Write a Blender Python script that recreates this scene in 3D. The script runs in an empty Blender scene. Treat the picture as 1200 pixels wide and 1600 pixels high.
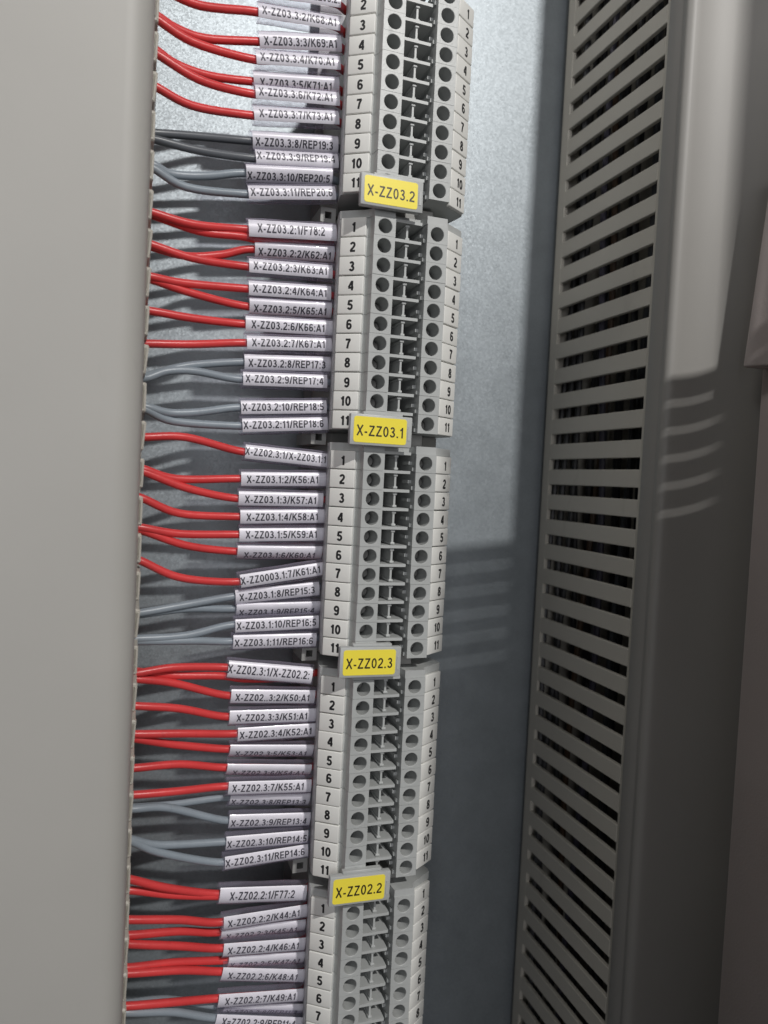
import bpy, bmesh, math, random
from mathutils import Vector, Matrix, noise

random.seed(7)
S = 0.001                      # everything below is written in millimetres
scene = bpy.context.scene
COL = scene.collection

# ------------------------------------------------------------------ camera
right = Vector((0.9459278859, -0.3209258686, 0.0471913287))
fwd = Vector((0.3229076071, 0.9454563562, -0.0429296605))
up = Vector((-0.0308401031, 0.0558468020, 0.9979629366))
cam_data = bpy.data.cameras.new('camera')
cam = bpy.data.objects.new('camera', cam_data)
COL.objects.link(cam)
cam.matrix_world = Matrix(((right.x, up.x, -fwd.x, 0), (right.y, up.y, -fwd.y, 0),
                           (right.z, up.z, -fwd.z, 0), (0, 0, 0, 1)))
cam_data.sensor_fit = 'HORIZONTAL'
cam_data.sensor_width = 36.0
cam_data.lens = 36.0 * 1146.705 / 1200.0
cam_data.clip_start = 0.005
cam_data.clip_end = 10.0
cam_data.dof.use_dof = True
cam_data.dof.focus_distance = 0.205
cam_data.dof.aperture_fstop = 16.0
scene.camera = cam

# ------------------------------------------------------------------ world and lamps (a ceiling lamp and two added fills)
world = bpy.data.worlds.new('World')
scene.world = world
world.use_nodes = True
bgn = world.node_tree.nodes['Background']
bgn.inputs['Color'].default_value = (0.80, 0.84, 0.95, 1)
bgn.inputs['Strength'].default_value = 0.02


def area(name, loc, target, sx, sy, power, color):
    d = bpy.data.lights.new(name, 'AREA')
    d.shape = 'RECTANGLE'
    d.size, d.size_y = sx * S, sy * S
    d.energy = power
    d.color = color
    o = bpy.data.objects.new(name, d)
    COL.objects.link(o)
    o.location = Vector(loc) * S
    o.rotation_euler = (Vector(target) - Vector(loc)).to_track_quat('-Z', 'Y').to_euler()
    return o


KEY_DIR = Vector((0.18, -1.0, 0.78)).normalized()
key_target = Vector((100, 215, 0))
area('ceiling_lamp', key_target + KEY_DIR * 1050, key_target, 52, 14, 6.9, (1.0, 0.975, 0.94))
area('upper_fill', (-120, 125, 400), (130, 200, -20), 200, 70, 0.42, (1.0, 0.975, 0.94))  # added fill brightening the slotted duct wall from above; no lamp known there
area('front_fill', (-190, -840, 110), (40, 200, -20), 560, 560, 2.9, (0.97, 0.97, 1.0))  # added soft fill from the front, lifting the shadows on the panel

scene.view_settings.view_transform = 'Standard'
scene.view_settings.look = 'None'
scene.view_settings.exposure = 0.0
scene.view_settings.gamma = 1.0
scene.view_settings.use_curve_mapping = False
scene.cycles.max_bounces = 8
scene.cycles.transparent_max_bounces = 16
scene.cycles.caustics_reflective = False
scene.cycles.caustics_refractive = False


# ------------------------------------------------------------------ materials
def mat(name, color, rough=0.5, metal=0.0, spec=0.5, var=0.0, var_scale=60.0, bump=0.0, bump_scale=900.0, coat=0.0):
    m = bpy.data.materials.new(name)
    m.use_nodes = True
    nt = m.node_tree
    b = nt.nodes['Principled BSDF']
    b.inputs['Base Color'].default_value = (*color, 1)
    b.inputs['Roughness'].default_value = rough
    b.inputs['Metallic'].default_value = metal
    b.inputs['Specular IOR Level'].default_value = spec
    b.inputs['Coat Weight'].default_value = coat
    if var or bump:
        g = nt.nodes.new('ShaderNodeNewGeometry')
    if var:
        n = nt.nodes.new('ShaderNodeTexNoise')
        n.inputs['Scale'].default_value = var_scale
        n.inputs['Detail'].default_value = 5
        nt.links.new(g.outputs['Position'], n.inputs['Vector'])
        r = nt.nodes.new('ShaderNodeMapRange')
        r.inputs[1].default_value = 0.3
        r.inputs[2].default_value = 0.7
        r.inputs[3].default_value = 1 - var
        r.inputs[4].default_value = 1 + var
        nt.links.new(n.outputs['Fac'], r.inputs[0])
        mx = nt.nodes.new('ShaderNodeVectorMath')
        mx.operation = 'SCALE'
        mx.inputs[0].default_value = color
        nt.links.new(r.outputs[0], mx.inputs['Scale'])
        nt.links.new(mx.outputs[0], b.inputs['Base Color'])
    if bump:
        n2 = nt.nodes.new('ShaderNodeTexNoise')
        n2.inputs['Scale'].default_value = bump_scale
        n2.inputs['Detail'].default_value = 3
        nt.links.new(g.outputs['Position'], n2.inputs['Vector'])
        bp = nt.nodes.new('ShaderNodeBump')
        bp.inputs['Strength'].default_value = bump
        bp.inputs['Distance'].default_value = 0.0002
        nt.links.new(n2.outputs['Fac'], bp.inputs['Height'])
        nt.links.new(bp.outputs[0], b.inputs['Normal'])
    return m


def smudge(m, amount, scale):
    """rubbed, slightly darker and duller patches with a shape of their own"""
    nt = m.node_tree
    b = nt.nodes['Principled BSDF']
    g = nt.nodes.new('ShaderNodeNewGeometry')
    mp = nt.nodes.new('ShaderNodeMapping')
    mp.inputs['Scale'].default_value = (1.0, 1.0, 0.35)
    nt.links.new(g.outputs['Position'], mp.inputs['Vector'])
    n = nt.nodes.new('ShaderNodeTexNoise')
    n.inputs['Scale'].default_value = scale
    n.inputs['Detail'].default_value = 7
    n.inputs['Roughness'].default_value = 0.7
    n.inputs['Distortion'].default_value = 0.6
    nt.links.new(mp.outputs[0], n.inputs['Vector'])
    r = nt.nodes.new('ShaderNodeMapRange')
    r.inputs[1].default_value = 0.60
    r.inputs[2].default_value = 0.78
    nt.links.new(n.outputs['Fac'], r.inputs[0])
    old = b.inputs['Base Color'].links[0].from_socket
    k = nt.nodes.new('ShaderNodeMapRange')
    k.inputs[3].default_value = 1.0
    k.inputs[4].default_value = 1.0 - amount
    nt.links.new(r.outputs[0], k.inputs[0])
    s = nt.nodes.new('ShaderNodeVectorMath')
    s.operation = 'SCALE'
    nt.links.new(old, s.inputs[0])
    nt.links.new(k.outputs[0], s.inputs['Scale'])
    nt.links.new(s.outputs[0], b.inputs['Base Color'])
    rr = nt.nodes.new('ShaderNodeMapRange')
    base = b.inputs['Roughness'].default_value
    rr.inputs[3].default_value = base
    rr.inputs[4].default_value = base + 0.15
    nt.links.new(r.outputs[0], rr.inputs[0])
    nt.links.new(rr.outputs[0], b.inputs['Roughness'])


def galvanised():
    m = bpy.data.materials.new('galvanised_steel')
    m.use_nodes = True
    nt = m.node_tree
    b = nt.nodes['Principled BSDF']
    g = nt.nodes.new('ShaderNodeNewGeometry')
    # crystalline speckle
    v = nt.nodes.new('ShaderNodeTexVoronoi')
    v.inputs['Scale'].default_value = 2300
    nt.links.new(g.outputs['Position'], v.inputs['Vector'])
    n = nt.nodes.new('ShaderNodeTexNoise')
    n.inputs['Scale'].default_value = 70
    n.inputs['Detail'].default_value = 8
    n.inputs['Roughness'].default_value = 0.75
    nt.links.new(g.outputs['Position'], n.inputs['Vector'])
    cr = nt.nodes.new('ShaderNodeValToRGB')
    cr.color_ramp.elements[0].position = 0.25
    cr.color_ramp.elements[0].color = (0.31, 0.345, 0.37, 1)
    cr.color_ramp.elements[1].position = 0.75
    cr.color_ramp.elements[1].color = (0.385, 0.425, 0.455, 1)
    nt.links.new(n.outputs['Fac'], cr.inputs['Fac'])
    sep = nt.nodes.new('ShaderNodeSeparateColor')
    nt.links.new(v.outputs['Color'], sep.inputs[0])
    mr = nt.nodes.new('ShaderNodeMapRange')
    mr.inputs[3].default_value = 0.93
    mr.inputs[4].default_value = 1.07
    nt.links.new(sep.outputs[0], mr.inputs[0])
    mul = nt.nodes.new('ShaderNodeVectorMath')
    mul.operation = 'SCALE'
    nt.links.new(cr.outputs['Color'], mul.inputs[0])
    nt.links.new(mr.outputs[0], mul.inputs['Scale'])
    nt.links.new(mul.outputs[0], b.inputs['Base Color'])
    b.inputs['Metallic'].default_value = 0.6
    rr = nt.nodes.new('ShaderNodeMapRange')
    rr.inputs[3].default_value = 0.43
    rr.inputs[4].default_value = 0.56
    nt.links.new(n.outputs['Fac'], rr.inputs[0])
    nt.links.new(rr.outputs[0], b.inputs['Roughness'])
    # facets: every grain leans its own way
    sub = nt.nodes.new('ShaderNodeVectorMath')
    sub.operation = 'SUBTRACT'
    sub.inputs[1].default_value = (0.5, 0.5, 0.5)
    nt.links.new(v.outputs['Color'], sub.inputs[0])
    sc = nt.nodes.new('ShaderNodeVectorMath')
    sc.operation = 'SCALE'
    sc.inputs['Scale'].default_value = 0.11
    nt.links.new(sub.outputs[0], sc.inputs[0])
    ad = nt.nodes.new('ShaderNodeVectorMath')
    ad.operation = 'ADD'
    nt.links.new(g.outputs['Normal'], ad.inputs[0])
    nt.links.new(sc.outputs[0], ad.inputs[1])
    nm = nt.nodes.new('ShaderNodeVectorMath')
    nm.operation = 'NORMALIZE'
    nt.links.new(ad.outputs[0], nm.inputs[0])
    nt.links.new(nm.outputs[0], b.inputs['Normal'])
    return m


def clear_sleeve():
    m = bpy.data.materials.new('clear_sleeve')
    m.use_nodes = True
    nt = m.node_tree
    nt.nodes.clear()
    out = nt.nodes.new('ShaderNodeOutputMaterial')
    tr = nt.nodes.new('ShaderNodeBsdfTransparent')
    tr.inputs['Color'].default_value = (0.965, 0.955, 0.98, 1)
    gl = nt.nodes.new('ShaderNodeBsdfPrincipled')
    gl.inputs['Base Color'].default_value = (0.42, 0.39, 0.50, 1)
    gl.inputs['Roughness'].default_value = 0.24
    lw = nt.nodes.new('ShaderNodeLayerWeight')
    lw.inputs['Blend'].default_value = 0.35
    mr = nt.nodes.new('ShaderNodeMapRange')
    mr.inputs[3].default_value = 0.05
    mr.inputs[4].default_value = 0.75
    nt.links.new(lw.outputs['Facing'], mr.inputs[0])
    g = nt.nodes.new('ShaderNodeNewGeometry')
    n2 = nt.nodes.new('ShaderNodeTexNoise')
    n2.inputs['Scale'].default_value = 110
    nt.links.new(g.outputs['Position'], n2.inputs['Vector'])
    bp = nt.nodes.new('ShaderNodeBump')
    bp.inputs['Strength'].default_value = 0.25
    bp.inputs['Distance'].default_value = 0.0004
    nt.links.new(n2.outputs['Fac'], bp.inputs['Height'])
    nt.links.new(bp.outputs[0], gl.inputs['Normal'])
    mx = nt.nodes.new('ShaderNodeMixShader')
    nt.links.new(mr.outputs[0], mx.inputs[0])
    nt.links.new(tr.outputs[0], mx.inputs[1])
    nt.links.new(gl.outputs[0], mx.inputs[2])
    nt.links.new(mx.outputs[0], out.inputs['Surface'])
    return m


M_PANEL = galvanised()
M_DUCT = mat('duct_plastic', (0.54, 0.515, 0.455), 0.42, var=0.03, var_scale=35, bump=0.10, bump_scale=700)
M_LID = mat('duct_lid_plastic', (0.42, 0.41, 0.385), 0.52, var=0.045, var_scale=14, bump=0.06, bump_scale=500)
M_LID_DIM = mat('duct_lid_plastic_dimmed', (0.285, 0.277, 0.262), 0.5, var=0.045, var_scale=14, bump=0.06, bump_scale=500)  # same lid plastic, darkened so the lit right lid looks dimmer
M_FRAME = mat('frame_paint', (0.48, 0.43, 0.42), 0.5, var=0.04, var_scale=40, bump=0.35, bump_scale=1400)
M_HOUSING = mat('terminal_plastic', (0.44, 0.455, 0.45), 0.40, var=0.05, var_scale=110, bump=0.15, bump_scale=1500)
M_CLAMP = mat('clamp_plastic', (0.30, 0.30, 0.29), 0.42, var=0.04, var_scale=180, bump=0.1, bump_scale=1500)
M_SHAFT = mat('bridge_shaft_plastic', (0.46, 0.475, 0.47), 0.42)
M_MARKER = mat('marker_plastic', (0.76, 0.76, 0.73), 0.38, var=0.02, var_scale=300, bump=0.06, bump_scale=1200)
M_YELLOW = mat('yellow_sticker', (0.95, 0.80, 0.08), 0.30)
M_INK = mat('black_print', (0.016, 0.016, 0.018), 0.45)
M_INKL = mat('label_print', (0.035, 0.035, 0.042), 0.45)
M_INKP = mat('brown_black_print', (0.030, 0.024, 0.014), 0.45)
M_PAPER = mat('label_paper', (0.90, 0.90, 0.915), 0.32, var=0.04, var_scale=300, bump=0.1, bump_scale=120, coat=0.15)
M_SCREW = mat('screw_steel', (0.16, 0.16, 0.155), 0.4, metal=0.9)
M_RAIL = mat('rail_steel', (0.22, 0.22, 0.23), 0.55, metal=0.5, var=0.1)
M_RED = mat('red_insulation', (0.68, 0.058, 0.060), 0.34, var=0.08, var_scale=90, bump=0.3, bump_scale=420)
M_GREY = mat('grey_insulation', (0.27, 0.31, 0.35), 0.36, var=0.08, var_scale=90, bump=0.3, bump_scale=420)
M_DGREY = mat('dark_grey_insulation', (0.12, 0.13, 0.145), 0.36, var=0.08, var_scale=90)
M_BROWN = mat('brown_insulation', (0.10, 0.06, 0.035), 0.4)
M_VIOLET = mat('violet_insulation', (0.075, 0.07, 0.10), 0.4)
smudge(M_LID, 0.16, 26)
smudge(M_HOUSING, 0.18, 160)
smudge(M_MARKER, 0.12, 200)
smudge(M_DUCT, 0.15, 60)
smudge(M_RED, 0.25, 240)
smudge(M_GREY, 0.2, 240)
M_TUBE = clear_sleeve()


# ------------------------------------------------------------------ mesh helpers
def new_obj(name, bm, m, parent=None, loc=None, smooth=False):
    me = bpy.data.meshes.new(name)
    bmesh.ops.recalc_face_normals(bm, faces=bm.faces[:])
    for v in bm.verts:
        v.co *= S
    if smooth:
        for f in bm.faces:
            f.smooth = True
    bm.to_mesh(me)
    bm.free()
    if smooth:
        try:
            me.set_sharp_from_angle(angle=math.radians(40))
        except Exception:
            pass
    for mm in (m if isinstance(m, (list, tuple)) else [m]):
        me.materials.append(mm)
    o = bpy.data.objects.new(name, me)
    COL.objects.link(o)
    if loc is not None:
        o.location = Vector(loc) * S
    if parent is not None:
        o.parent = parent
    return o


def thing(name, loc, label, cat, group=None):
    o = bpy.data.objects.new(name, None)
    o.empty_display_size = 0.005
    COL.objects.link(o)
    o.location = Vector(loc) * S
    o['label'] = label
    o['category'] = cat
    if group:
        o['group'] = group
    return o


def box(bm, x0, x1, y0, y1, z0, z1, r=0.0, seg=2, mi=0):
    t = bmesh.new()
    bmesh.ops.create_cube(t, size=1)
    for v in t.verts:
        v.co = Vector(((x0 + x1) / 2 + v.co.x * (x1 - x0), (y0 + y1) / 2 + v.co.y * (y1 - y0), (z0 + z1) / 2 + v.co.z * (z1 - z0)))
    if r:
        bmesh.ops.bevel(t, geom=t.edges[:], offset=r, offset_type='OFFSET', segments=seg, profile=0.5, affect='EDGES')
    merge(bm, t, mi)


def merge(bm, t, mi=0, mtx=None):
    idx = {}
    for v in t.verts:
        idx[v] = bm.verts.new(mtx @ v.co if mtx else v.co)
    for f in t.faces:
        try:
            nf = bm.faces.new([idx[v] for v in f.verts])
            nf.material_index = mi
        except ValueError:
            pass
    t.free()


def prism(bm, prof, z0, z1, mi=0, skip=(), caps=True):
    """profile of (x, y) points extruded along z; skip = indices of side faces to leave open"""
    a = [bm.verts.new((x, y, z0)) for x, y in prof]
    b = [bm.verts.new((x, y, z1)) for x, y in prof]
    n = len(prof)
    for i in range(n):
        if i in skip:
            continue
        j = (i + 1) % n
        bm.faces.new((a[i], a[j], b[j], b[i])).material_index = mi
    if caps:
        bm.faces.new(a).material_index = mi
        bm.faces.new(list(reversed(b))).material_index = mi


def holed_plate(bm, x0, x1, z0, z1, cx, cz, r, y, depth, seg=24, rim=0.12, mi=0):
    """front plate at y with a round well of the given depth"""
    angs = [2 * math.pi * i / seg for i in range(seg)]
    for X, Z in ((x0, z0), (x0, z1), (x1, z0), (x1, z1)):
        angs.append(math.atan2(Z - cz, X - cx) % (2 * math.pi))
    angs = sorted(set(round(a, 5) for a in angs))
    outer, c0, c1, c2 = [], [], [], []
    for a in angs:
        dx, dz = math.cos(a), math.sin(a)
        ts = []
        if dx > 1e-6: ts.append((x1 - cx) / dx)
        if dx < -1e-6: ts.append((x0 - cx) / dx)
        if dz > 1e-6: ts.append((z1 - cz) / dz)
        if dz < -1e-6: ts.append((z0 - cz) / dz)
        t = min(ts)
        outer.append(bm.verts.new((cx + dx * t, y, cz + dz * t)))
        c0.append(bm.verts.new((cx + dx * (r + rim), y, cz + dz * (r + rim))))
        c1.append(bm.verts.new((cx + dx * r, y + rim, cz + dz * r)))
        c2.append(bm.verts.new((cx + dx * r * 0.94, y + depth, cz + dz * r * 0.94)))
    n = len(angs)
    for i in range(n):
        j = (i + 1) % n
        for p, q in ((outer, c0), (c0, c1), (c1, c2)):
            bm.faces.new((p[i], p[j], q[j], q[i])).material_index = mi
    bm.faces.new(c2).material_index = mi


def spline(pts, n=7):
    P = [Vector(p) for p in pts]
    P = [P[0] * 2 - P[1]] + P + [P[-1] * 2 - P[-2]]
    out = []
    for i in range(1, len(P) - 2):
        p0, p1, p2, p3 = P[i - 1:i + 3]
        for k in range(n):
            t = k / n
            out.append(0.5 * ((2 * p1) + (p2 - p0) * t + (2 * p0 - 5 * p1 + 4 * p2 - p3) * t * t + (3 * p1 - p0 - 3 * p2 + p3) * t ** 3))
    out.append(P[-2])
    return out


def tube(bm, path, r, seg=12, caps=True, mi=0):
    rings = []
    nrm = Vector((0, -1, 0))
    for i, p in enumerate(path):
        d = (path[min(i + 1, len(path) - 1)] - path[max(i - 1, 0)]).normalized()
        nrm = (nrm - d * nrm.dot(d)).normalized()
        b = d.cross(nrm)
        rr = r(i / (len(path) - 1)) if callable(r) else r
        rings.append([bm.verts.new(p + nrm * math.cos(a) * rr + b * math.sin(a) * rr) for a in [2 * math.pi * k / seg for k in range(seg)]])
    for i in range(len(rings) - 1):
        for k in range(seg):
            q = (k + 1) % seg
            bm.faces.new((rings[i][k], rings[i][q], rings[i + 1][q], rings[i + 1][k])).material_index = mi
    if caps:
        bm.faces.new(rings[0]).material_index = mi
        bm.faces.new(list(reversed(rings[-1]))).material_index = mi


# ------------------------------------------------------------------ lettering: a bold grotesque drawn as strokes, cap height 1
def arc(cx, cy, rx, ry, a0, a1, n=10):
    return [(cx + rx * math.cos(math.radians(a0 + (a1 - a0) * i / n)), cy + ry * math.sin(math.radians(a0 + (a1 - a0) * i / n))) for i in range(n + 1)]


W = 0.155
h = W / 2
GLYPH = {
    '0': (0.56, [arc(0.28, 0.5, 0.28 - h, 0.5 - h, 0, 360, 20)]),
    '1': (0.40, [[(0.27, 0), (0.27, 1)], [(0.29, 0.93), (0.2, 0.80), (0.05, 0.72)]]),
    '2': (0.56, [arc(0.28, 0.71, 0.28 - h, 0.29 - h, 170, -20, 9) + [(0.36, 0.45), (0.12, 0.20), (0.07, h)], [(0.0, h), (0.55, h)]]),
    '3': (0.56, [arc(0.27, 0.735, 0.24 - h, 0.265 - h, 165, -80, 9), [(0.20, 0.53), (0.30, 0.53)], arc(0.27, 0.285, 0.28 - h, 0.285 - h, 85, -165, 10)]),
    '4': (0.58, [[(0.42, 0), (0.42, 1)], [(0.38, 0.93), (0.05, 0.32)], [(0.0, 0.29), (0.57, 0.29)]]),
    '5': (0.56, [[(0.52, 1 - h), (0.14, 1 - h)], [(0.15, 0.98), (0.09, 0.48)], arc(0.26, 0.32, 0.29 - h, 0.32 - h, 135, -160, 13)]),
    '6': (0.56, [arc(0.28, 0.31, 0.28 - h, 0.31 - h, 0, 360, 16), [(h, 0.33), (h + 0.01, 0.55)] + arc(0.29, 0.66, 0.285 - h, 0.34 - h, 175, 30, 8)]),
    '7': (0.54, [[(0.0, 1 - h), (0.53, 1 - h)], [(0.49, 0.95), (0.30, 0.55), (0.2, 0.0)]]),
    '8': (0.56, [arc(0.28, 0.75, 0.25 - h, 0.25 - h, 0, 360, 16), arc(0.28, 0.28, 0.28 - h, 0.28 - h, 0, 360, 16)]),
    '9': (0.56, [arc(0.28, 0.69, 0.28 - h, 0.31 - h, 0, 360, 16), [(0.56 - h, 0.67), (0.55 - h, 0.45)] + arc(0.27, 0.34, 0.285 - h, 0.34 - h, -5, -150, 8)]),
    'X': (0.64, [[(0.05, 0), (0.59, 1)], [(0.05, 1), (0.59, 0)]]),
    'Z': (0.60, [[(0.04, 1 - h), (0.58, 1 - h)], [(0.52, 0.93), (0.07, 0.07)], [(0.0, h), (0.60, h)]]),
    'K': (0.66, [[(h, 0), (h, 1)], [(0.59, 1), (0.10, 0.38)], [(0.24, 0.55), (0.62, 0)]]),
    'A': (0.68, [[(0.05, 0), (0.34, 1)], [(0.34, 1), (0.63, 0)], [(0.14, 0.27), (0.54, 0.27)]]),
    'R': (0.66, [[(h, 0), (h, 1)], [(0.05, 1 - h), (0.36, 1 - h)] + arc(0.36, 0.73, 0.26 - h, 0.27 - h, 80, -90, 8) + [(0.05, 0.5 + 0.035)], [(0.36, 0.5), (0.60, 0)]]),
    'E': (0.58, [[(h, 0), (h, 1)], [(0.05, 1 - h), (0.56, 1 - h)], [(0.05, 0.52), (0.52, 0.52)], [(0.05, h), (0.58, h)]]),
    'F': (0.56, [[(h, 0), (h, 1)], [(0.05, 1 - h), (0.56, 1 - h)], [(0.05, 0.50), (0.48, 0.50)]]),
    'P': (0.60, [[(h, 0), (h, 1)], [(0.05, 1 - h), (0.34, 1 - h)] + arc(0.34, 0.70, 0.26 - h, 0.30 - h, 80, -90, 8) + [(0.05, 0.47)]]),
    '-': (0.32, [[(0.02, 0.34), (0.30, 0.34)]]),
    '=': (0.50, [[(0.02, 0.28), (0.48, 0.28)], [(0.02, 0.56), (0.48, 0.56)]]),
    '.': (0.20, [[(0.02, h), (0.19, h)]]),
    ':': (0.22, [[(0.02, h), (0.19, h)], [(0.02, 0.62), (0.19, 0.62)]]),
    '/': (0.34, [[(0.03, -0.02), (0.31, 1.02)]]),
}
SPACE = 0.13


def text_width(s):
    return sum(GLYPH[c][0] + SPACE for c in s) - SPACE


def lettering(bm, s, place, hgt, width=None, mi=0, bold=1.0, fine=0.34):
    """strokes of the text laid with place(u, v, lift) -> Vector; u right, v up, centred on 0,0"""
    tw = text_width(s)
    sx = (width / tw) if width else hgt
    x = 0.0
    k = 0
    for c in s:
        gw, strokes = GLYPH[c]
        for st in strokes:
            pts = [(px + x, py) for px, py in st]
            closed = (abs(pts[0][0] - pts[-1][0]) < 1e-6 and abs(pts[0][1] - pts[-1][1]) < 1e-6)
            # subdivide long straight strokes so that they follow bent paper
            q = [pts[0]]
            for a, b in zip(pts, pts[1:]):
                L = math.hypot(b[0] - a[0], b[1] - a[1])
                m = max(1, int(L / fine))
                for i in range(1, m + 1):
                    q.append((a[0] + (b[0] - a[0]) * i / m, a[1] + (b[1] - a[1]) * i / m))
            pts = q
            n = len(pts)
            lv, rv = [], []
            for i in range(n):
                if closed:
                    a, b = pts[(i - 1) % (n - 1)], pts[(i + 1) % (n - 1)]
                else:
                    a, b = pts[max(i - 1, 0)], pts[min(i + 1, n - 1)]
                dx, dy = b[0] - a[0], b[1] - a[1]
                L = math.hypot(dx, dy) or 1
                ox, oy = -dy / L * h * bold, dx / L * h * bold
                lift = 0.0015 * (k % 3)
                px, py = pts[i]
                lv.append(bm.verts.new(place((px + ox - tw / 2) * sx, (py + oy - 0.5) * hgt, lift)))
                rv.append(bm.verts.new(place((px - ox - tw / 2) * sx, (py - oy - 0.5) * hgt, lift)))
            for i in range(n - 1):
                bm.faces.new((lv[i], lv[i + 1], rv[i + 1], rv[i])).material_index = mi
            k += 1
        x += gw + SPACE

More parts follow.
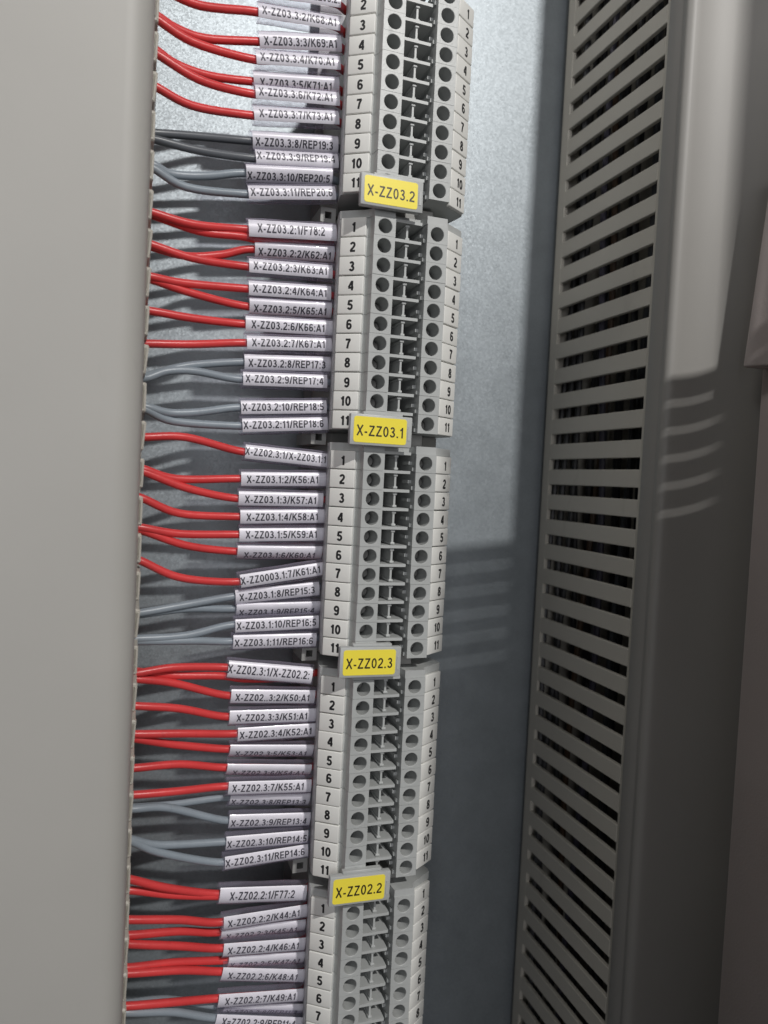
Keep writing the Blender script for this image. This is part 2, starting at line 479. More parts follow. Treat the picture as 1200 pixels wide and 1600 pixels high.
WIRES = [
('X-ZZ03.3:1/X-ZZ03.2:','r',[[3.94,199.5,125.2],[13.19,201.5,126.14]],[27.57,204.5,129.32],[50.59,204.5,131.68],0,None),
('X-ZZ03.3:2/K68:A1','r',[[1.16,199.5,120.9],[11.8,201.5,120.01]],[27.11,204.5,123.7],[50.69,204.5,125.46],0,None),
('X-ZZ03.3:3/K69:A1','r',[[0.93,200.1,114.32],[6.48,201.81,113.13],[13.83,203.53,113.22]],[27.89,205.5,116.72],[51.35,205.5,121.11],15,None),
('X-ZZ03.3:4/K70:A1','r',[[0.95,199.2,113.03],[10.5,201.0,110.27]],[26.84,204.0,111.15],[50.68,204.0,114.77],0,None),
('X-ZZ03.3:5/K71:A1','r',[[0.89,200.46,106.18],[6.8,202.35,104.51],[15.04,204.23,104.34]],[26.84,206.1,106.3],[51.1,206.1,109.95],30,None),
('X-ZZ03.3:6/K72:A1','r',[[0.91,199.2,104.73],[12.43,201.0,101.2]],[26.69,204.0,102.06],[50.76,204.0,105.02],0,None),
('X-ZZ03.3:7/K73:A1','r',[[1.17,199.5,96.61],[11.09,201.5,94.51]],[26.98,204.5,96.61],[51.12,204.5,100.24],0,None),
('X-ZZ03.3:8/REP19:3','d',[[1.56,200.4,85.22],[13.06,203.0,87.72]],[26.75,206.0,90.42],[51.64,206.0,93.74],25,None),
('X-ZZ03.3:9/REP19:4','d',[[1.6,199.5,83.42],[13.09,201.5,83.5]],[27.76,204.5,85.41],[51.47,204.5,88.51],-8,None),
('X-ZZ03.3:10/REP20:5','g',[[1.8,199.5,77.1],[6.58,200.93,76.08],[15.01,202.36,77.61]],[25.53,204.5,80.93],[50.0,204.5,84.19],38,None),
('X-ZZ03.3:11/REP20:6','g',[[1.51,199.32,76.34],[10.19,201.2,73.56]],[26.38,204.2,75.53],[51.06,204.2,79.5],0,None),
('X-ZZ03.2:1/F78:2','r',[[1.09,199.02,65.17],[12.09,200.7,64.21]],[26.34,203.7,65.99],[51.43,203.7,68.41],0,[[1.12,201.0,65.18],[13.89,202.5,63.22],[25.08,204.0,64.02]]),
('X-ZZ03.2:2/K62:A1','r',[[1.22,200.4,56.95],[10.85,202.26,56.24],[20.04,204.11,58.38]],[28.93,206.0,61.55],[52.28,206.0,63.48],32,None),
('X-ZZ03.2:3/K63:A1','r',[[1.19,199.32,57.28],[12.42,201.2,55.68]],[26.96,204.2,56.3],[51.5,204.2,57.7],0,None),
('X-ZZ03.2:4/K64:A1','r',[[1.45,199.5,49.17],[10.24,201.5,49.02]],[27.4,204.5,50.41],[51.47,204.5,51.87],5,None),
('X-ZZ03.2:5/K65:A1','r',[[1.48,200.22,48.7],[12.83,202.7,46.96]],[27.92,205.7,46.05],[51.98,205.7,47.68],30,None),
('X-ZZ03.2:6/K66:A1','r',[[1.73,199.5,40.48],[12.98,201.5,40.22]],[26.91,204.5,40.84],[51.73,204.5,42.2],10,None),
('X-ZZ03.2:7/K67:A1','r',[[1.68,199.2,32.0],[13.19,201.0,33.32]],[27.04,204.0,35.58],[52.0,204.0,37.46],0,None),
('X-ZZ03.2:8/REP17:3','g',[[1.95,199.98,23.82],[11.84,202.3,27.68]],[27.24,205.3,30.57],[52.01,205.3,32.23],12,None),
('X-ZZ03.2:9/REP17:4','g',[[1.96,199.32,23.26],[7.29,200.66,25.71],[14.32,202.01,26.52]],[26.4,204.2,25.83],[51.39,204.2,27.15],0,None),
('X-ZZ03.2:10/REP18:5','g',[[1.88,199.5,16.08],[8.14,200.93,15.01],[15.55,202.36,15.83]],[26.57,204.5,18.03],[51.23,204.5,20.09],0,None),
('X-ZZ03.2:11/REP18:6','g',[[1.9,199.5,15.42],[9.04,201.5,12.94]],[26.76,204.5,13.14],[51.63,204.5,15.4],0,None),
('X-ZZ02.3:1/X-ZZ03.1:1','r',[[1.81,199.2,8.19],[12.4,201.0,8.93]],[27.83,204.0,6.18],[52.35,204.0,4.85],-5,None),
('X-ZZ03.1:2/K56:A1','r',[[1.75,199.5,0.13],[10.36,201.5,-2.14]],[27.14,204.5,-1.42],[51.97,204.5,-0.47],5,None),
('X-ZZ03.1:3/K57:A1','r',[[1.77,199.5,-0.53],[12.89,201.5,-4.41]],[26.82,204.5,-6.73],[51.67,204.5,-6.36],8,None),
('X-ZZ03.1:4/K58:A1','r',[[1.83,199.5,-7.46],[11.49,201.5,-11.26]],[27.54,204.5,-11.83],[52.25,204.5,-10.93],5,None),
('X-ZZ03.1:5/K59:A1','r',[[1.76,199.5,-15.09],[11.67,201.5,-16.71]],[27.56,204.5,-16.8],[52.11,204.5,-16.1],0,None),
('X-ZZ03.1:6/K60:A1','r',[[1.78,199.98,-15.79],[13.47,202.3,-19.83]],[27.14,205.3,-21.51],[52.35,205.3,-21.35],38,None),
('X-ZZ0003.1:7/K61:A1','r',[[1.7,198.78,-23.49],[11.99,200.3,-28.17]],[27.71,203.3,-29.62],[52.05,203.3,-25.74],0,None),
('X-ZZ03.1:8/REP15:3','g',[[1.99,199.86,-37.52],[14.01,202.1,-35.86]],[27.24,205.1,-34.19],[51.63,205.1,-31.74],8,None),
('X-ZZ03.1:9/REP15:4','g',[[2.0,200.46,-37.97],[14.12,203.1,-37.08]],[27.51,206.1,-37.78],[52.12,206.1,-37.32],38,None),
('X-ZZ03.1:10/REP16:5','g',[[1.88,199.38,-44.15],[14.24,201.3,-44.02]],[27.09,204.3,-42.1],[51.86,204.3,-41.28],0,None),
('X-ZZ03.1:11/REP16:6','g',[[1.9,199.62,-44.87],[15.99,201.7,-45.54]],[26.61,204.7,-46.67],[51.43,204.7,-46.57],8,None),
('X-ZZ02.3:1/X-ZZ02.2:','r',[[2.0,199.14,-53.19],[11.2,200.9,-52.48]],[25.38,203.9,-53.79],[50.18,203.9,-56.79],-5,[[2.0,201.0,-53.17],[11.36,202.5,-54.99],[24.43,204.0,-56.11]]),
('X-ZZ02..3:2/K50:A1','r',[[1.89,199.5,-54.8],[11.38,201.5,-56.8]],[26.8,204.5,-61.76],[51.74,204.5,-63.21],8,None),
('X-ZZ02.3:3/K51:A1','r',[[2.11,199.5,-61.92],[13.27,201.5,-63.86]],[26.68,204.5,-67.73],[51.98,204.5,-68.49],5,None),
('X-ZZ02.3:4/K52:A1','r',[[2.18,199.32,-69.34],[15.16,201.2,-70.7]],[28.77,204.2,-72.66],[52.28,204.2,-72.74],5,None),
('X-ZZ02.3:5/K53:A1','r',[[2.22,199.98,-70.77],[11.99,202.3,-73.85]],[27.13,205.3,-77.31],[52.26,205.3,-79.19],36,None),
('X-ZZ02.3:6/K54:A1','r',[[2.31,200.22,-78.74],[13.87,202.7,-79.62]],[26.67,205.7,-82.74],[51.84,205.7,-85.01],40,None),
('X-ZZ02.3:7/K55:A1','r',[[2.2,199.2,-85.51],[14.01,201.0,-86.35]],[26.65,204.0,-87.53],[51.24,204.0,-89.03],0,None),
('X-ZZ02.3:8/REP13:3','g',[[2.33,200.82,-89.68],[12.63,203.7,-90.93]],[27.66,206.7,-91.9],[52.1,206.7,-94.25],30,None),
('X-ZZ02.3:9/REP13:4','g',[[2.33,199.74,-89.54],[11.21,201.9,-91.06]],[27.84,204.9,-97.57],[51.71,204.9,-99.36],14,None),
('X-ZZ02.3:10/REP14:5','g',[[2.26,199.5,-97.69],[9.53,201.5,-100.92]],[27.13,204.5,-103.56],[51.65,204.5,-104.32],8,None),
('X-ZZ02.3:11/REP14:6','g',[[2.27,199.26,-98.09],[9.59,201.1,-102.84]],[26.58,204.1,-109.0],[51.34,204.1,-108.1],0,None),
('X-ZZ02.2:1/F77:2','r',[[2.26,199.2,-108.24],[11.56,201.0,-112.77]],[25.67,204.0,-118.03],[51.29,204.0,-120.67],0,[[2.37,201.0,-112.2],[13.4,202.5,-115.82],[24.81,204.0,-118.64]]),
('X-ZZ02.2:2/K44:A1','r',[[2.28,199.32,-119.24],[15.24,201.2,-122.34]],[26.88,204.2,-126.46],[51.77,204.2,-126.23],5,None),
('X-ZZ02.2:3/K45:A1','r',[[2.42,200.58,-124.22],[15.51,203.3,-126.9]],[26.73,206.3,-130.69],[51.91,206.3,-131.95],30,None),
('X-ZZ02.2:4/K46:A1','r',[[2.48,199.5,-126.01],[15.52,201.5,-129.94]],[27.57,204.5,-134.38],[51.71,204.5,-136.44],5,None),
('X-ZZ02.2:5/K47:A1','r',[[2.37,200.46,-133.09],[14.09,203.1,-135.44]],[29.0,206.1,-139.21],[52.29,206.1,-141.64],30,None),
('X-ZZ02.2:6/K48:A1','r',[[2.41,199.5,-134.04],[15.75,201.5,-136.84]],[27.46,204.5,-141.27],[52.13,204.5,-146.21],8,None),
('X-ZZ02.2:7/K49:A1','r',[[2.36,199.32,-142.86],[14.34,201.2,-145.42]],[26.64,204.2,-148.78],[51.91,204.2,-151.6],3,None),
('X-ZZ02.2:8/REP11:3','g',[[2.35,200.94,-143.31],[12.79,203.9,-146.31]],[28.16,206.9,-153.05],[52.79,206.9,-157.98],35,None),
('X=ZZ02.2:9/REP11:4','g',[[3.55,199.5,-144.98],[14.45,201.5,-148.38]],[26.17,204.5,-154.52],[51.98,204.5,-160.61],0,None),
]

# ------------------------------------------------------------------ setting: back panel
YP = 244.5
bm = bmesh.new()
box(bm, -120, 300, YP, YP + 2, -330, 330)
o = new_obj('back_panel', bm, M_PANEL)
o['kind'] = 'structure'

# ------------------------------------------------------------------ left wiring duct (closed lid, wires leave through its slotted side)
ld = thing('wiring_duct', (-40, YP, 0), 'wide plain grey wiring duct with closed smooth lid at the left', 'wiring duct')


def rel(o, root):
    """meshes are written in scene millimetres; make them sit under their root"""
    o.parent = root
    o.matrix_parent_inverse = Matrix.Translation(-root.location)
    return o


bm = bmesh.new()
# lid: a bent sheet with a soft shoulder and a skirt
lid_prof = []
for x, y in ((-150, 176.0), (-5.0, 176.0), (-4.2, 176.05), (-3.4, 176.2), (-2.6, 176.45), (-1.8, 176.8), (-0.8, 177.5), (0.2, 178.6), (0.9, 180.2), (1.15, 182.0), (1.2, 186.5)):
    lid_prof.append((x, y))
inner = [(x - 1.3 if i > 5 else x, y + 1.3) for i, (x, y) in enumerate(lid_prof)]
prism(bm, lid_prof + inner[::-1], -330, 330)
rel(new_obj('lid', bm, M_LID, smooth=True), ld)
bm = bmesh.new()
box(bm, 0.2, 1.7, 235.5, YP - 0.4, -330, 330)
box(bm, -110, 0.2, 242.6, YP - 0.4, -330, 330)
box(bm, -111.6, -110, 180, YP - 0.4, -330, 330)
rel(new_obj('base', bm, M_DUCT), ld)
fing = None
q = 9.1586
for n in range(-19, 25):
    zc = 34.41 - q * n + 1.2
    if fing is None:
        bm = bmesh.new()
        box(bm, 0.2, 1.95, 187.0, 235.5, -2.9, 2.9, 0.15, 1)
        box(bm, 0.1, 2.05, 187.0, 189.5, -3.6, 3.6, 0.4, 1)
        f = new_obj('finger', bm, M_DUCT)
        fing = f.data
    else:
        f = bpy.data.objects.new('finger', fing)
        COL.objects.link(f)
    rel(f, ld)
    f.location = Vector((0, 0, zc)) * S
    # small differences, as pressed plastic fingers lean a little
    f.rotation_euler = (0, random.uniform(0.0, 0.10), 0)

# ------------------------------------------------------------------ right wiring duct with open slotted side
rd = thing('slotted_wiring_duct', (158, YP, 0), 'grey slotted wiring duct with open side slots, right of the terminal column', 'wiring duct')
XW = 144.5
bm = bmesh.new()
box(bm, XW, XW + 1.5, 237.0, 241.6, -330, 330, 0.2, 1)          # foot strip under the slots
box(bm, XW, XW + 1.5, 183.6, 186.25, -330, 330, 0.3, 1)         # rim strip above the slots
box(bm, XW + 1.5, 171.5, 240.0, 241.5, -330, 330)               # floor
box(bm, 171.5, 173.0, 183.6, 241.5, -330, 330)                  # far wall
box(bm, 150.0, 168.0, 241.5, YP - 0.4, -330, 330)               # mounting pads
rel(new_obj('base', bm, M_DUCT, smooth=True), rd)
fing = None
for n in range(-19, 33):
    z_lo = 34.41 - q * n               # lower edge of slot n; the finger lies below it
    if fing is None:
        bm = bmesh.new()
        box(bm, XW, XW + 1.5, 186.25, 237.0, -5.45, 0, 0.0)
        # rounded upper/lower lips
        for zz in (-5.45, 0):
            pass
        t = bmesh.new()
        bm.free()
        bm = bmesh.new()
        box(bm, XW, XW + 1.5, 186.0, 237.3, -5.55, 0, 0.22, 1)
        f = new_obj('finger', bm, M_DUCT)
        fing = f.data
    else:
        f = bpy.data.objects.new('finger', fing)
        COL.objects.link(f)
    rel(f, rd)
    f.location = Vector((random.uniform(-0.12, 0.12), 0, z_lo)) * S
# lid with side lip, groove and rounded shoulder; flare shaped to dim the right
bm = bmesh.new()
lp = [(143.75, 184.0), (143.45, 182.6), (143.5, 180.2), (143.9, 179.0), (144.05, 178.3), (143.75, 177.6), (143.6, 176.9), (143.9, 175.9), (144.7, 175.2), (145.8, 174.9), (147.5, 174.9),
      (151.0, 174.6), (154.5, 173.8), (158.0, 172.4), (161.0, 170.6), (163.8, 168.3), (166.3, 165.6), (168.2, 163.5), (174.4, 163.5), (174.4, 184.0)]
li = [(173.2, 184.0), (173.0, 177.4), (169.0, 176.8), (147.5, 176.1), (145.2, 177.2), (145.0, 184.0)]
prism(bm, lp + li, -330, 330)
rel(new_obj('lid', bm, M_LID_DIM, smooth=True), rd)

# loose wires lying in the slotted duct; extra black ones added to darken its inside
LOOSE = [(148.4, 236.0, 'k', 'black wire added to darken the slotted duct floor right behind the slots'),
         (148.6, 231.5, 'k', 'black wire added second from the floor to darken the slots'),
         (155, 236.5, 'k', 'black wire added to darken the slotted duct floor under the brown wire'),
         (151, 232, 'k', 'black wire deepest in the slotted duct, nearest its open slots'),
         (155.5, 226, 'b', 'brown wire running down inside the slotted duct'),
         (152.5, 219, 'v', 'violet wire seen through the slots of the right duct'),
         (160, 229, 'k', 'black wire on the slotted duct floor behind the brown wire'),
         (163, 215, 'g', 'light grey wire at the back of the slotted duct'),
         (157, 210, 'k', 'black wire lying uppermost inside the slotted duct'),
         (166, 224, 'k', 'black wire along the far wall of the slotted duct'),
         (167.5, 205, 'k', 'black wire under the lid by the far wall of the slotted duct'),
         (161, 202, 'k', 'black wire close beneath the lid of the slotted duct'),
         (165, 234, 'd', 'dark grey wire in the deep far corner of the slotted duct'),
         (167, 196, 'd', 'dark grey wire highest along the far wall of the slotted duct'),
         (168.5, 215, 'k', 'black wire halfway up the far wall of the slotted duct')]
M_BLACK = mat('black_insulation', (0.03, 0.03, 0.033), 0.45)
for k, (x, y, mk, desc) in enumerate(LOOSE):
    m = {'k': M_BLACK, 'b': M_BROWN, 'v': M_VIOLET, 'g': M_DGREY, 'd': M_DGREY}[mk]
    bm = bmesh.new()
    pts = [(x + 1.9 * math.sin(z * 0.021 + k * 1.7), y + 3.0 * math.cos(z * 0.016 + k * 2.1), z) for z in range(-330, 331, 22)]
    tube(bm, spline(pts, 4), 1.5 if x > 159 else 1.1, 8)
    o = new_obj('duct_wire', bm, m, smooth=True)
    o['label'] = desc.replace('light grey', 'dark grey')
    o['category'] = 'wire'
    o['group'] = 'wires inside the slotted duct'

# ------------------------------------------------------------------ cabinet frame at the far right
fr = thing('cabinet_frame', (175, YP, 0), 'brownish grey painted cabinet frame post with a boxy catch at the right edge', 'cabinet frame')
bm = bmesh.new()
box(bm, 165.8, 205, 114, 163.2, -330, 330, 0.8, 2)  # unseen front depth extended to throw shade on the right lid
box(bm, 176.5, 205, 171.4, YP - 0.5, -330, 330, 0.3, 1)
rel(new_obj('post', bm, M_FRAME, smooth=True), fr)
bm = bmesh.new()
prism(bm, [(158.8, 163.2), (159.4, 161.0), (162.8, 155.5), (165.7, 151.5), (165.7, 163.2)], 36.0, 88.5)
for v in bm.verts:
    if v.co.z > 60 and v.co.x < 164:
        v.co.x += 3.0 if v.co.x < 162 else 1.5
        v.co.y -= 2.5 if v.co.y > 160 else 0
bmesh.ops.bevel(bm, geom=[e for e in bm.edges], offset=0.7, segments=3, profile=0.5, affect='EDGES')
rel(new_obj('catch_block', bm, M_FRAME, smooth=True), fr)

# unseen slotted light blocker added in front of the lower right corner (just outside the picture; its shade and its light stripes fall into it)
cv = thing('slotted_blocker', (185, 80, -100), 'unseen slotted grey sheet added to shade the lower right of the cabinet', 'light blocker')
bm = bmesh.new()
zt = 107.0
for i in range(5):
    box(bm, 109, 235, 79.2, 80.8, zt - 7.0 * i - 5.1, zt - 7.0 * i)
box(bm, 109, 235, 79.2, 80.8, -330, zt - 7.0 * 5)
piv = Vector((160, 80, 107))
for v in bm.verts:
    if v.co.z > 60:
        v.co.z += (v.co.x - 160) * 0.11
box(bm, 232, 235, 79.0, 81.0, -330, 108)
rel(new_obj('blocker_sheet', bm, M_DUCT), cv)
cv.rotation_euler = (0, math.radians(0), 0)

# ------------------------------------------------------------------ DIN rail
XC = 69.0
dr = thing('mounting_rail', (XC, YP, 0), 'vertical galvanised top hat rail behind the terminal blocks', 'rail')
bm = bmesh.new()
prism(bm, [(-17.5, 237), (-17.5, 238), (-13.5, 238), (-13.5, YP - 0.1), (13.5, YP - 0.1), (13.5, 238), (17.5, 238), (17.5, 237), (12.5, 237), (12.5, YP - 1.2), (-12.5, YP - 1.2), (-12.5, 237)], -330, 330)
for v in bm.verts:
    v.co.x += XC
rel(new_obj('rail_profile', bm, M_RAIL), dr)

# ------------------------------------------------------------------ terminal blocks
FACE = 190.0
GROUPS = [(136.98, 'X-ZZ03.3', range(0, 12)), (73.27, 'X-ZZ03.2', range(1, 12)), (10.35, 'X-ZZ03.1', range(1, 12)), (-52.51, 'X-ZZ02.3', range(1, 12)), (-115.73, 'X-ZZ02.2', range(1, 12))]
HZ = 2.565


def slope_frame(side):
    """origin, u-direction and outward normal of a marker seat (local x from the column centre)"""
    if side < 0:
        a, b = Vector((-18.2, 196.6, 0)), Vector((-12.2, 192.5, 0))
    else:
        a, b = Vector((11.75, 192.2, 0)), Vector((18.2, 196.6, 0))
    u = (b - a).normalized()
    nrm = Vector((-u.y, u.x, 0))
    if nrm.y > 0:
        nrm = -nrm
    return (a + b) / 2, u, nrm, (b - a).length


def housing_mesh():
    bm = bmesh.new()
    L = [(-15.0, 236.6), (-14.8, 230), (-15.0, 213), (-17.2, 204.5), (-18.1, 199.2), (-18.1, 197.9), (-11.3, 193.3), (-10.9, 192.4), (-10.6, FACE)]
    prof = L + [(-4.6, FACE), (-4.6, 214.0), (4.6, 214.0), (4.6, FACE)] + [(-x, y) for x, y in L[::-1]]
    # side 8 and 12 are the screw faces, which carry the wells
    prism(bm, prof, -HZ, HZ, skip=(8, 12))
    holed_plate(bm, -10.6, -4.6, -HZ, HZ, -7.56, 0, 1.92, FACE, 9.5)
    holed_plate(bm, 4.6, 10.6, -HZ, HZ, 7.55, 0, 1.92, FACE, 9.5)
    # catches along the right inner wall and small ribs beside the markers
    box(bm, 3.7, 4.6, 193.4, 198.2, -0.4, 0.5)
    box(bm, 4.1, 4.6, 191.5, 192.6, -2.2, -1.2)
    bmesh.ops.remove_doubles(bm, verts=bm.verts[:], dist=0.001)
    return bm


def shaft_mesh():
    bm = bmesh.new()
    # cross web between two jumper shafts
    box(bm, -4.58, 3.6, 191.6, 213.0, HZ - 0.42, HZ + 0.40)
    box(bm, -0.68, -0.12, 192.5, 213.0, -HZ + 0.45, HZ - 0.55)
    box(bm, -1.0, 0.25, 192.2, 204.0, HZ - 1.25, HZ - 0.55, 0.2, 2)
    box(bm, -1.0, 0.25, 192.2, 204.0, -HZ + 0.45, -HZ + 1.15, 0.2, 2)
    return bm


def marker_mesh(side):
    o, u, nrm, L = slope_frame(side)
    t = bmesh.new()
    bmesh.ops.create_cube(t, size=1)
    for v in t.verts:
        v.co = Vector((v.co.x * (L - 0.1), v.co.y * 4.96, v.co.z * 1.5))
    bmesh.ops.bevel(t, geom=t.edges[:], offset=0.26, segments=3, profile=0.5, affect='EDGES')
    mtx = Matrix(((u.x, 0, nrm.x, o.x - nrm.x * 0.75), (u.y, 0, nrm.y, o.y - nrm.y * 0.75), (0, 1, 0, 0), (0, 0, 0, 1)))
    bm = bmesh.new()
    merge(bm, t, 0, mtx)
    return bm


def number_mesh(s, side):
    o, u, nrm, L = slope_frame(side)
    bm = bmesh.new()
    off = 0.1 if side < 0 else 0.6
    place = lambda a, b, l: o + u * (a + off) + Vector((0, 0, b - 0.15)) + nrm * (0.012 + l)
    lettering(bm, s, place, 2.6, bold=1.45)
    return bm


def screw_mesh(x):
    bm = bmesh.new()
    seg = 18
    ring = lambda r, y: [bm.verts.new((x + r * math.cos(2 * math.pi * k / seg), y, r * math.sin(2 * math.pi * k / seg))) for k in range(seg)]
    a, b, c = ring(1.78, FACE + 9.3), ring(1.75, FACE + 6.6), ring(1.5, FACE + 6.3)
    for p, r_ in ((a, b), (b, c)):
        for k in range(seg):
            bm.faces.new((p[k], p[(k + 1) % seg], r_[(k + 1) % seg], r_[k]))
    bm.faces.new(c)
    return bm


tmpl = {}
tmpl['housing'] = new_obj('housing', housing_mesh(), M_HOUSING)
tmpl['shaft'] = new_obj('bridge_shaft', shaft_mesh(), M_SHAFT)
tmpl['ml'] = new_obj('marker', marker_mesh(-1), M_MARKER, smooth=True)
tmpl['mr'] = new_obj('marker', marker_mesh(1), M_MARKER, smooth=True)
tmpl['sl'] = new_obj('screw', screw_mesh(-7.56), M_SCREW)
tmpl['sr'] = new_obj('screw', screw_mesh(7.55), M_SCREW)
num_mesh = {}
for n in range(1, 12):
    for side in (-1, 1):
        o = new_obj('number', number_mesh(str(n), side), M_INK)
        num_mesh[(n, side)] = o.data
        bpy.data.objects.remove(o)
used_t = set()


def child(key, root, first=True):
    src = tmpl[key]
    if key not in used_t:
        used_t.add(key)
        c = src
    else:
        c = src.copy()
        COL.objects.link(c)
    c.parent = root
    return c


NUMW = 'zero one two three four five six seven eight nine ten eleven'.split()
SECT = ['topmost', 'second', 'third', 'fourth', 'lowest']
ZLIM = (151, -158)
for gi, (z0, nm, rng) in enumerate(GROUPS):
    for n in rng:
        if n < 1:
            continue
        z = z0 - 5.2 * n
        if z > ZLIM[0] or z < ZLIM[1] - 6:
            continue
        r = thing('terminal_block', (XC, 0, z), 'grey terminal block marked %s in the %s section of the column' % (NUMW[n], SECT[gi]), 'terminal block', 'terminal blocks on the vertical rail')
        jx = random.uniform(-0.05, 0.05)
        r.location = Vector((XC + jx, random.uniform(-0.07, 0.07), z)) * S
        child('housing', r)
        child('shaft', r)
        for mk, side in (('ml', -1), ('mr', 1)):
            m = child(mk, r)
            dz = random.uniform(-0.06, 0.06)
            m.location = Vector((random.uniform(-0.05, 0.05), random.uniform(-0.04, 0.04), dz)) * S
            random.random()
            t = bpy.data.objects.new('number', num_mesh[(n, side)])
            COL.objects.link(t)
            t.parent = m
            t.location = Vector((0, 0, random.uniform(-0.08, 0.08))) * S
        child('sl', r)
        child('sr', r)

# ------------------------------------------------------------------ end brackets with yellow name tags
for gi, (z0, nm, rng) in enumerate(GROUPS):
    if gi == 0:
        continue
    zt_, zb_ = z0 + 3.3, z0 - 2.62
    b = thing('end_bracket', (XC, 0, z0), 'grey end bracket carrying the %s yellow tag, printed %s' % (['', 'topmost', 'second', 'third', 'lowest'][gi], nm), 'end bracket', 'end brackets with yellow name tags')
    # thin cover closing the first terminal
    bm = bmesh.new()
    L = [(-15.0, 236.6), (-14.8, 230), (-15.0, 213), (-17.2, 204.5), (-18.1, 199.2), (-18.1, 197.7), (-11.3, 193.0), (-10.9, 192.2), (-10.6, 190.4)]
    prism(bm, L + [(-4.6, 190.4), (-4.2, 194.5), (4.2, 194.5), (4.6, 190.4)] + [(-x, y) for x, y in L[::-1]], -2.6, -0.5)
    new_obj('end_cover', bm, M_HOUSING, b)
    # bracket body, lower than the blocks, with screw lugs at both sides
    bm = bmesh.new()
    prism(bm, [(-19.5, 236.6), (-19.5, 219), (-13.5, 214), (-9.5, 208), (-8.5, 196.5), (8.5, 196.5), (9.5, 202), (16.5, 205), (17.0, 236.6)], -0.3, 3.0)
    new_obj('clamp_body', bm, M_CLAMP, b)
    for sx in (-1, 1):
        bm = bmesh.new()
        if sx < 0:
            x0, x1, yy = -21.5, -17.1, 206.8
        else:
            x0, x1, yy = 11.4, 16.2, 205.2
        c = (x0 + x1) / 2
        z0_, z1_ = -0.9, 3.25
        zc_ = (z0_ + z1_) / 2
        box(bm, x0, c - 0.95, yy, yy + 12, z0_, z1_)
        box(bm, c + 0.95, x1, yy, yy + 12, z0_, z1_)
        box(bm, c - 0.95, c + 0.95, yy, yy + 12, z0_, zc_ - 0.95)
        box(bm, c - 0.95, c + 0.95, yy, yy + 12, zc_ + 0.95, z1_)
        box(bm, c - 0.95, c + 0.95, yy + 8, yy + 11.8, zc_ - 0.95, zc_ + 0.95)
        new_obj('screw_lug', bm, M_CLAMP, b)
    # tag carrier
    zc = 2.9
    xc = 62.25 - XC
    bm = bmesh.new()
    box(bm, xc - 8.75, xc + 8.75, 187.5, 189.6, zc - 4.15, zc + 4.15, 0.3, 2)
    box(bm, xc + 7.5, xc + 8.2, 187.35, 187.8, zc - 2.2, zc + 1.5)
    box(bm, xc - 5.0, xc + 6.2, 188.4, 190.2, zc + 4.1, zc + 4.9, 0.15, 1)
    box(bm, xc - 4.5, xc + 4.5, 189.6, 190.1, zc - 3.6, zc + 3.4)
    c = new_obj('tag_carrier', bm, M_HOUSING, b, smooth=True)
    c.rotation_euler = (0, [0, -0.012, 0.004, 0.012, 0.02][gi], 0)
    # sticker: a rounded yellow plate a hair proud
    t = bmesh.new()
    bmesh.ops.create_cube(t, size=1)
    for v in t.verts:
        v.co = Vector((v.co.x * 14.9, v.co.y * 0.12, v.co.z * 6.9))
    bmesh.ops.bevel(t, geom=[e for e in t.edges if abs((e.verts[0].co - e.verts[1].co).y) > 0.05], offset=0.7, segments=4, profile=0.5, affect='EDGES')
    bm = bmesh.new()
    merge(bm, t, 0, Matrix.Translation((xc - 0.35, 187.46, zc)))
    s = new_obj('yellow_sticker', bm, M_YELLOW, c)
    bm = bmesh.new()
    lettering(bm, nm, lambda a, b_, l: Vector((a + xc - 0.35, 187.39 - l, b_ + zc - 0.25)), 2.85, 13.2)
    new_obj('tag_lettering', bm, M_INKP, c)


# ------------------------------------------------------------------ wires with their printed sleeves
ORD = 'first second third fourth fifth sixth seventh eighth ninth tenth eleventh twelfth'.split()
BUND = ['topmost', 'second', 'third', 'fourth', 'lowest']


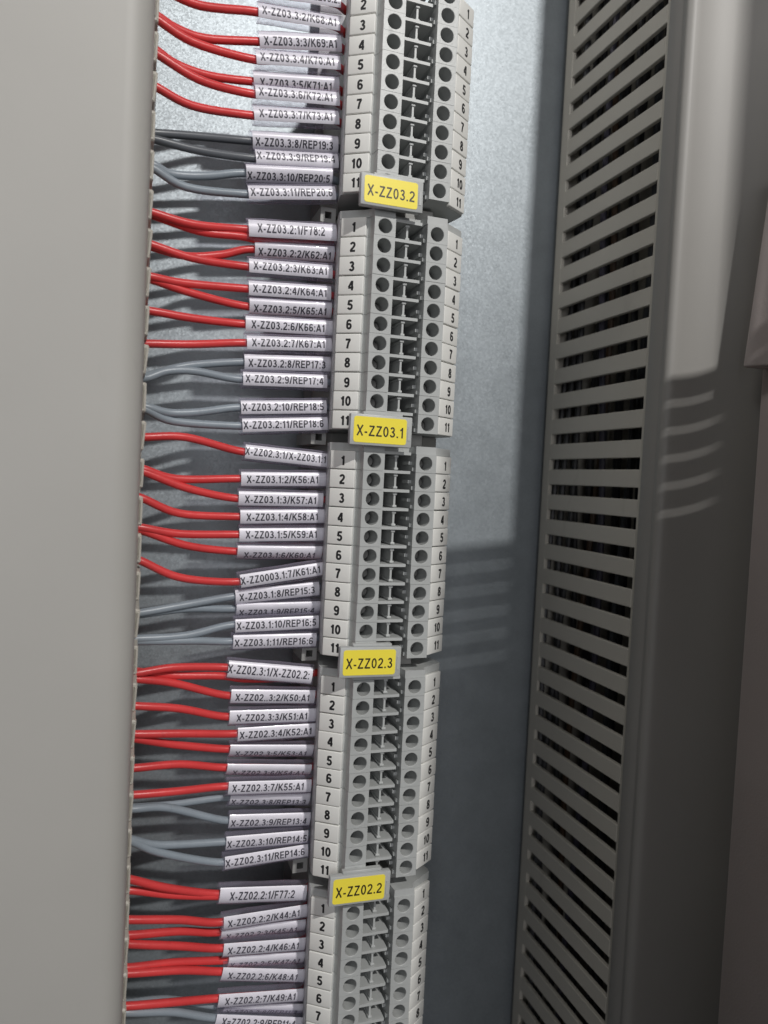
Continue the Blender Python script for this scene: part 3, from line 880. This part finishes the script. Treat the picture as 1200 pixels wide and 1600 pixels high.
def wire_thing(text, kind, pts, A, B, roll, extra, bi, oi):
    m = {'r': M_RED, 'g': M_GREY, 'd': M_DGREY}[kind]
    cname = {'r': 'red', 'g': 'grey', 'd': 'dark grey'}[kind]
    A, B = Vector(A), Vector(B)
    base = Vector(pts[0])
    shown = text if text[-1] != ':' else text + ' (cut off)'
    r = thing('wire', base, '%s wire printed %s, %s in %s bundle' % (cname, text, ORD[oi], BUND[bi]), 'wire', 'wires from the left duct to the terminals')
    d = (B - A).normalized()
    P = [Vector(p) for p in pts]
    s0 = P[1] - P[0]
    head = [P[0] - Vector((14, -3, s0.z * 0.4)), P[0] - Vector((5, -0.8, s0.z * 0.25))]
    path = head + P + [A - d * 1.5, A + d * 7, B - d * 3, B + d * 2 + Vector((0, 3, 0))]
    bm = bmesh.new()
    tube(bm, [p - base for p in spline(path, 6)], 1.08, 12)
    new_obj('insulation', bm, m, r, smooth=True)
    # sleeve frame: d along, n outward to the viewer, t across
    view = ((A + B) / 2).normalized() * -1
    n = Vector((0, -1, 0))
    n = (n - d * n.dot(d)).normalized()
    t = d.cross(n)
    if t.z < 0:
        t = -t
    ra = math.radians(-roll)
    n, t = n * math.cos(ra) + t * math.sin(ra), t * math.cos(ra) - n * math.sin(ra)
    Lt = (B - A).length
    ra_, rb_ = 2.62, 1.75
    roll = max(-24, min(24, roll))
    big = 1.0 if extra is None else 1.12
    ra_ *= big
    rb_ *= big
    bm = bmesh.new()
    rings = []
    seg = 20
    ns = 10
    ph = random.uniform(0, 6)
    for i in range(ns + 1):
        u = Lt * i / ns
        wob = 1 + 0.025 * math.sin(u * 0.5 + ph)
        c = A + d * u - base - n * 0.1
        rings.append([bm.verts.new(c + t * (math.copysign(abs(math.sin(a)) ** 0.85, math.sin(a)) * ra_ * wob) + n * (math.copysign(abs(math.cos(a)) ** 0.85, math.cos(a)) * (rb_ + 0.22) * wob)) for a in [2 * math.pi * k / seg for k in range(seg)]])
    for i in range(ns):
        for k in range(seg):
            bm.faces.new((rings[i][k], rings[i][(k + 1) % seg], rings[i + 1][(k + 1) % seg], rings[i + 1][k]))
    sl = new_obj('marker_sleeve', bm, M_TUBE, r, smooth=True)
    # paper strip bent round the front of the sleeve
    pv = 1.78 * big

    def place(u, v, l):
        th = max(-1.5, min(1.5, v / 2.15))
        return A + d * (Lt * 0.5 + u) + t * ((ra_ - 0.14) * math.sin(th)) + n * ((rb_ - 0.14) * math.cos(th) ** 0.85 + l) - base
    bm = bmesh.new()
    u0, u1 = -Lt / 2 + random.uniform(0.15, 0.7), Lt / 2 - random.uniform(0.2, 0.9)
    nu, nv = 8, 14
    pt = pv + max(0, roll) * 0.055
    pb = pv + max(0, -roll) * 0.055
    g = [[bm.verts.new(place(u0 + (u1 - u0) * i / nu, -pb + (pt + pb) * j / nv, 0)) for j in range(nv + 1)] for i in range(nu + 1)]
    for i in range(nu):
        for j in range(nv):
            bm.faces.new((g[i][j], g[i + 1][j], g[i + 1][j + 1], g[i][j + 1]))
    new_obj('paper_label', bm, M_PAPER, sl, smooth=True)
    bm = bmesh.new()
    nch = text_width(text)
    wd = min(Lt - 1.8, nch * 1.98)
    lettering(bm, text, lambda a, b, l: place(a - 0.35, b, l + 0.045), 1.82, wd, bold=1.12, fine=0.16)
    new_obj('label_lettering', bm, M_INKL, sl)
    if extra:
        E_ = [Vector(p) for p in extra]
        base2 = E_[0]
        r2 = thing('wire', base2, '%s wire, lower one sharing the sleeve printed %s' % (cname, text), 'wire', 'wires from the left duct to the terminals')
        path = [E_[0] - Vector((14, -3, 0)), E_[0] - Vector((5, -0.8, 0))] + E_ + [E_[-1] + d * 8 + Vector((0, 1.2, -0.6)), B + Vector((0, 3.0, -1.5))]
        bm = bmesh.new()
        tube(bm, [p - base2 for p in spline(path, 6)], 1.08, 12)
        new_obj('insulation', bm, m, r2, smooth=True)


counts = [0] * 5
for i, w in enumerate(WIRES):
    b_ = 0 if i < 11 else 1 if i < 22 else 2 if i < 33 else 3 if i < 44 else 4
    wire_thing(*w, b_, counts[b_])
    counts[b_] += 1
